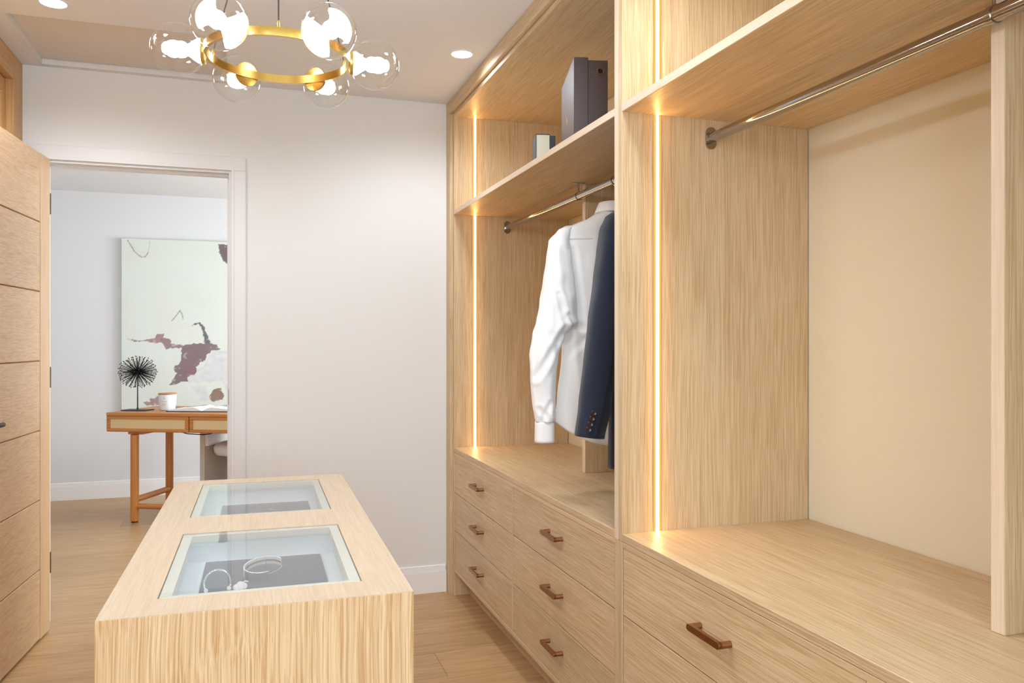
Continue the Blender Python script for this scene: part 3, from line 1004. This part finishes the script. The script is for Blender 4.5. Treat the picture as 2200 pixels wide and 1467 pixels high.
# ------------------------------------------------------------------ far room: desk
DA = R(-26)
DP = Vector((-.922, 6.15, 0))
DW = Matrix.Translation(DP) @ Matrix.Rotation(DA, 4, 'Z')
dk = thing('writing_desk', 'teak desk with rattan drawer fronts, seen through the doorway', 'desk', DP, DA)
DL, DD = 1.22, .60
MB().box(0, DL, 0, DD, .738, .76, bevel=.004, seg=2).build('desktop', DESK[0], dk)
mb = MB()
mb.box(.0, .02, .012, DD, .632, .738).box(DL - .02, DL, .012, DD, .632, .738).box(.02, DL - .02, DD - .02, DD, .632, .738).box(0, DL, .012, DD, .628, .64)
mb.build('apron', DESK[0], dk)
for a, b in ((.003, .607), (.613, DL - .003)):
    d = MB()
    d.box(a, b, .0, .02, .632, .652, bevel=.002).box(a, b, .0, .02, .716, .737, bevel=.002).box(a, a + .026, 0, .02, .652, .716, bevel=.002).box(b - .026, b, 0, .02, .652, .716, bevel=.002)
    dr = d.build('drawer', DESK[0], dk)
    MB().box(a + .024, b - .024, .006, .012, .650, .718).build('rattan_panel', RATTAN, dr, label='woven rattan inset')
MB().box(.13, .24, .05, .56, .606, .628, bevel=.004).build('bearer', DESK[1], dk)
MB().box(DL - .24, DL - .13, .05, .56, .606, .628, bevel=.004).build('bearer', DESK[1], dk)
for x in (.185, DL - .185):
    for y in (.045, .478):
        lg = MB().lathe([(.024, .008), (.0275, .012), (.0275, .606)], 20, M=Matrix.Translation((x, y, 0))).build('leg', DESK[2], dk, smooth=True)
        MB().lathe([(.022, 0), (.022, .0085)], 16, M=Matrix.Translation((x, y, 0))).build('foot', RUBBER, lg, smooth=True, label='black rubber foot')
    MB().tube([(x, .045, .155), (x, .478, .155)], .021, 14).build('stretcher', DESK[1], dk, smooth=True)
MB().tube([(.185, .045, .112), (DL - .185, .045, .112)], .019, 14).build('stretcher', DESK[0], dk, smooth=True)

# burst ornament
c0 = Vector((-.737, 6.275, .7605))
orn = thing('burst_ornament', 'black wire burst ornament on a stand, left end of the desk', 'ornament', c0, DA)
MB().box(-.095, .095, -.055, .055, 0, .006, bevel=.0015).build('base_plate', BLACK, orn)
MB().lathe([(.006, .006), (.006, .02), (.0042, .022), (.0042, .27)], 12).build('stand_rod', BLACK, orn, smooth=True)
m = MB()
random.seed(11)
N = 210
cc = Vector((0, 0, .272))
m.ball(cc, .02, 1)
for k in range(N):
    zz = 1 - 2 * (k + .5) / N
    ph_ = k * 2.399963
    rr = math.sqrt(1 - zz * zz)
    d = Vector((rr * math.cos(ph_), rr * math.sin(ph_), zz * .9))
    ln = .128 * random.uniform(.9, 1.03)
    m.tube([cc + d * .01, cc + d * ln], [.0017, .0013], 4, cap=False)
    bmesh.ops.create_icosphere(m.bm, subdivisions=1, radius=.0042, matrix=Matrix.Translation(cc + d * ln))
sp = m.build('spikes', BLACK, orn)
sp['kind'] = 'stuff'

# candle jar
jar = thing('candle_jar', 'white candle jar with a wooden lid, middle of the desk', 'candle', (-.538, 6.245, .7605), DA)
MB().lathe([(.046, 0), (.051, .004), (.058, .06), (.0605, .112), (.0575, .112), (.055, .06), (.048, .008), (0, .008)], 40, cap=False).build('jar', CERAM, jar, smooth=True)
MB().lathe([(.0, .111), (.061, .111), (.0625, .113), (.0625, .119), (.061, .121), (0, .121)], 40, cap=False).build('lid', DESK[0], jar, smooth=True, label='wooden lid')


def on_jar(x, z, out=.0006):
    r = lerp_tab([(.112, .0605), (.06, .058), (.004, .051)], z)[0] + out
    a = x / r + R(-90) + R(8)
    return (r * math.cos(a), r * math.sin(a), z)


mb = MB()
gx = [-.026 + .052 * k / 12 for k in range(13)]
grid = []
for x in gx:
    top = .070 + .026 * math.sqrt(max(0, 1 - (x / .0265) ** 2))
    grid.append([mb.bm.verts.new(on_jar(x, .014 + (top - .014) * j / 6)) for j in range(7)])
for i in range(12):
    for j in range(6):
        mb.bm.faces.new((grid[i][j], grid[i + 1][j], grid[i + 1][j + 1], grid[i][j + 1]))
mb.build('label', LABELP, jar, label='pale arched paper label')
mb = MB()
for z, w, h in ((.064, .040, .0035), (.047, .028, .002), (.040, .034, .002), (.086, .006, .010)):
    n = 6
    vs = [[mb.bm.verts.new(on_jar(-w / 2 + w * k / n, zz, .0012)) for zz in (z - h / 2, z + h / 2)] for k in range(n + 1)]
    for k in range(n):
        mb.bm.faces.new((vs[k][0], vs[k + 1][0], vs[k + 1][1], vs[k][1]))
mb.build('label_print', LABELI, jar, label='faint printed lines')

# open book
bk = thing('open_book', 'open book with black covers lying on the desk', 'book', (-.247, 6.115, .7605), R(-22))
MB().box(-.255, .255, -.14, .14, 0, .004, bevel=.001).build('cover', RUBBER, bk, label='black cover')
for s in (-1, 1):
    rings = []
    for k in range(15):
        u = k / 14
        x = s * (.002 + .242 * u)
        h = .006 + .026 * math.sin(min(1, u * 3.2) * math.pi / 2) * (1 - .78 * max(0, u - .25) / .75)
        rings.append([(x, -.132, .0042), (x, .132, .0042), (x, .132, h), (x, -.132, h)])
    pg = MB().loft(rings).build('page_block', PAPER, bk, smooth=True)
    mb = MB()
    rr_ = []
    for k in range(10):
        u = .22 + .6 * k / 9
        x = s * (.002 + .242 * u)
        h = .0066 + .026 * math.sin(min(1, u * 3.2) * math.pi / 2) * (1 - .78 * max(0, u - .25) / .75)
        rr_.append([mb.bm.verts.new((x, .01, h)), mb.bm.verts.new((x, .11, h))])
    for k in range(9):
        mb.bm.faces.new((rr_[k][0], rr_[k + 1][0], rr_[k + 1][1], rr_[k][1]))
    mb.build('printed_picture', PRINT, pg, label='blue grey printed picture')

# charging lead under the desk
pts = [DW @ Vector(p) for p in ((.36, .22, .624), (.42, .2, .622), (.455, .18, .612), (.50, .17, .603), (.56, .165, .601), (.62, .17, .598), (.67, .18, .604), (.70, .2, .620), (.71, .21, .626))]
cp = []
for i in range(len(pts) - 1):
    for k in range(4):
        cp.append(pts[i].lerp(pts[i + 1], k / 4))
cp.append(pts[-1])
tag(MB().tube(cp, .0035, 8).build('cable', RUBBER, smooth=True), 'black cable looping below the desk drawers', 'cable')

# tub chair behind the desk
cm = DW @ Vector((.845, .50, 0))
tc_ = thing('tub_chair', 'pale upholstered tub chair tucked behind the desk', 'chair', cm, DA)
# local -y faces the viewer / the desk front


def u_shell(r0, r1, z0, z1, n=24, y_arm=-.20, slope=0):
    m = MB()
    prof = []
    plan = [(-1, y_arm, 0)] + [(None, None, 180 - 180 * k / n) for k in range(n + 1)] + [(1, y_arm, 0)]
    rings = []
    for sx, yy, a in plan:
        if sx:
            i_, o_ = (sx * r0, yy), (sx * r1, yy)
        else:
            c, s = math.cos(R(a)), math.sin(R(a))
            i_, o_ = (r0 * c, r0 * s), (r1 * c, r1 * s)
        rings.append([(i_[0], i_[1], z0), (o_[0], o_[1], z0), (o_[0], o_[1], z1), (i_[0], i_[1], z1)])
    m.loft(rings)
    return m


u_shell(.285, .32, 0, .60).build('shell', CHAIRS, tc_, smooth=True, label='beige outer shell')
u_shell(.262, .286, .50, .595, y_arm=-.19).build('inner_pad', CHAIRC, tc_, smooth=True, label='white inner padding')
m = MB()
rings = []
for z, k_ in ((.425, .80), (.432, .93), (.455, .99), (.485, 1.0), (.505, .96), (.520, .82), (.526, .5), (.527, .1)):
    ring = []
    for j in range(40):
        a = 2 * math.pi * j / 40
        c, s = math.cos(a), math.sin(a)
        ring.append((.262 * k_ * math.copysign(abs(c) ** .6, c), .235 * k_ * math.copysign(abs(s) ** .6, s), z))
    rings.append(ring)
m.loft(rings)
m.build('seat', CHAIRC, tc_, smooth='all')
MB().box(-.14, .10, -.12, .12, .41, .427).build('swivel_plate', BLACK, tc_, label='black plate under the seat')
MB().box(-.283, .283, .10, .13, .012, .41).build('back_panel', plain('chair_inner_shade', lin(150, 150, 136), .85), tc_, label='lower panel coloured grey green for the shade under the seat')  # darker colour paints in the shade inside the shell below the seat

# ------------------------------------------------------------------ canvas on the far wall
PX0, PX1, PZ0, PZ1 = -.950, .12, .68, 2.075
YC = YF - .036
pt = thing('abstract_canvas', 'large cream abstract canvas with plum brush marks on the far wall', 'painting', (PX0, YC, PZ0))


def cx_(u, v):
    """painted shapes are laid out on the canvas in its own metres"""
    return ((u - 42) * .000949, (1401 - v) * .001016 + .014)


def poly(pts):
    return [cx_(*p) for p in pts]


SHAPES = [
    ('grey', poly([(750, 925), (880, 930), (1100, 960), (1100, 1300), (900, 1300), (840, 1180), (560, 1190), (555, 1150), (640, 1080), (700, 1040), (740, 945)])),
    ('grey', poly([(585, 1215), (700, 1215), (740, 1330), (660, 1335), (640, 1290)])),
    ('plum', poly([(520, 885), (560, 878), (620, 870), (690, 870), (740, 865), (790, 880), (810, 905), (835, 912), (800, 925), (750, 925), (740, 945), (715, 960), (700, 1010), (660, 1020), (645, 1045), (630, 1060), (630, 1110), (560, 1115), (555, 1175), (500, 1180), (470, 1200), (405, 1203), (435, 1170), (460, 1130), (470, 1105), (450, 1095), (455, 1045), (495, 1040), (500, 1000), (510, 930)])),
    ('plum2', poly([(525, 1060), (630, 1060), (632, 1110), (560, 1140), (528, 1120)])),
    ('rose', poly([(75, 832), (120, 838), (160, 848), (230, 838), (300, 826), (310, 795), (375, 790), (370, 825), (350, 865), (300, 865), (270, 862), (220, 850), (150, 858), (110, 843)])),
    ('plum2', poly([(345, 838), (370, 822), (405, 830), (430, 868), (470, 878), (525, 885), (525, 912), (460, 900), (390, 915), (365, 880)])),
    ('dark', poly([(590, 735), (615, 705), (650, 698), (680, 715), (710, 770), (715, 800), (740, 850), (735, 868), (700, 865), (685, 810), (690, 790), (665, 730), (640, 712), (610, 722)])),
    ('plumd', poly([(805, 60), (950, 60), (940, 240), (880, 215), (845, 170), (820, 115)])),
    ('dark', poly([(820, 115), (845, 170), (880, 215), (880, 228), (838, 178), (812, 112)])),
    ('rose', poly([(205, 1335), (260, 1330), (265, 1305), (300, 1305), (325, 1290), (345, 1300), (340, 1360), (235, 1362)])),
    ('brown', poly([(740, 1290), (770, 1245), (800, 1228), (835, 1235), (850, 1290), (848, 1325), (800, 1340), (745, 1340)])),
]
LINES = [poly(p) for p in ([(88, 55), (105, 85), (120, 108)], [(120, 108), (140, 140), (170, 170), (200, 185), (225, 180), (246, 150)], [(246, 150), (255, 100), (262, 45)], [(497, 605), (470, 645), (435, 685)], [(497, 605), (515, 635), (522, 672)])]
PCOL = {'plum': lin(112, 82, 92), 'plum2': lin(138, 104, 112), 'plumd': lin(88, 60, 68), 'rose': lin(150, 116, 120), 'dark': lin(80, 74, 80), 'brown': lin(126, 92, 80), 'grey': lin(204, 206, 210)}


def inside(p, pts):
    r = False
    j = len(pts) - 1
    for i in range(len(pts)):
        if (pts[i][1] > p[1]) != (pts[j][1] > p[1]) and p[0] < (pts[j][0] - pts[i][0]) * (p[1] - pts[i][1]) / (pts[j][1] - pts[i][1]) + pts[i][0]:
            r = not r
        j = i
    return r


wC, hC = PX1 - PX0, PZ1 - PZ0
nx, nz = 200, 262
verts = [(wC * i / nx, 0, hC * j / nz) for j in range(nz + 1) for i in range(nx + 1)]
faces = [(j * (nx + 1) + i, j * (nx + 1) + i + 1, (j + 1) * (nx + 1) + i + 1, (j + 1) * (nx + 1) + i) for j in range(nz) for i in range(nx)]
me = bpy.data.meshes.new('painted_face')
me.from_pydata(verts, [], faces)
ca = me.color_attributes.new('paint', 'FLOAT_COLOR', 'POINT')
bbs = [(k, s, min(p[0] for p in s) - .02, max(p[0] for p in s) + .02, min(p[1] for p in s) - .02, max(p[1] for p in s) + .02) for k, s in SHAPES]
buf = []
for v in verts:
    x, z = v[0], v[2]
    nn = mnoise.noise(Vector((x * 5, z * 5, 0)))
    n2 = mnoise.noise(Vector((x * 40, z * 40, 3)))
    n3 = mnoise.noise(Vector((x * 22, z * 30, 7)))
    base = [c * (1 + .035 * nn + .012 * n3) for c in lin(214, 219, 211)[:3]]
    if nn > .1:
        base = [base[0] * .985, base[1] * .99, base[2] * 1.02]
    col = base
    jx, jz = x + .008 * n2 + .006 * n3, z + .008 * mnoise.noise(Vector((x * 40, z * 40, 9)))
    for k, s, x0, x1, z0, z1 in bbs:
        if x0 < x < x1 and z0 < z < z1 and inside((jx, jz), s):
            f = (.88 if k != 'grey' else .75) - (.28 if n3 * .6 + n2 * .5 > .36 else 0)
            pc = PCOL[k]
            col = [c * (1 - f) + q_ * f * (1 + .15 * n3) for c, q_ in zip(col, pc)]
    for li, ln in enumerate(LINES):
        for a, b in zip(ln, ln[1:]):
            d = segd((x, z), a, b)
            if d < .0045:
                f = .55 if li != 2 else .18
                col = [c * (1 - f) + q_ * f for c, q_ in zip(col, lin(90, 84, 84))]
                break
    buf += [col[0], col[1], col[2], 1]
ca.data.foreach_set('color', buf)
mcan, nt, b_ = new_mat('canvas_paint')
at = nt.nodes.new('ShaderNodeAttribute')
at.attribute_name = 'paint'
nt.links.new(at.outputs['Color'], b_.inputs['Base Color'])
b_.inputs['Roughness'].default_value = .75
me.materials.append(mcan)
po = bpy.data.objects.new('painted_face', me)
COL.objects.link(po)
po.parent = pt
po.location = (0, -.001, 0)
MB().box(0, wC, 0, .034, 0, hC, bevel=.002).build('stretcher_frame', plain('canvas_edge', lin(214, 212, 202), .8), pt)
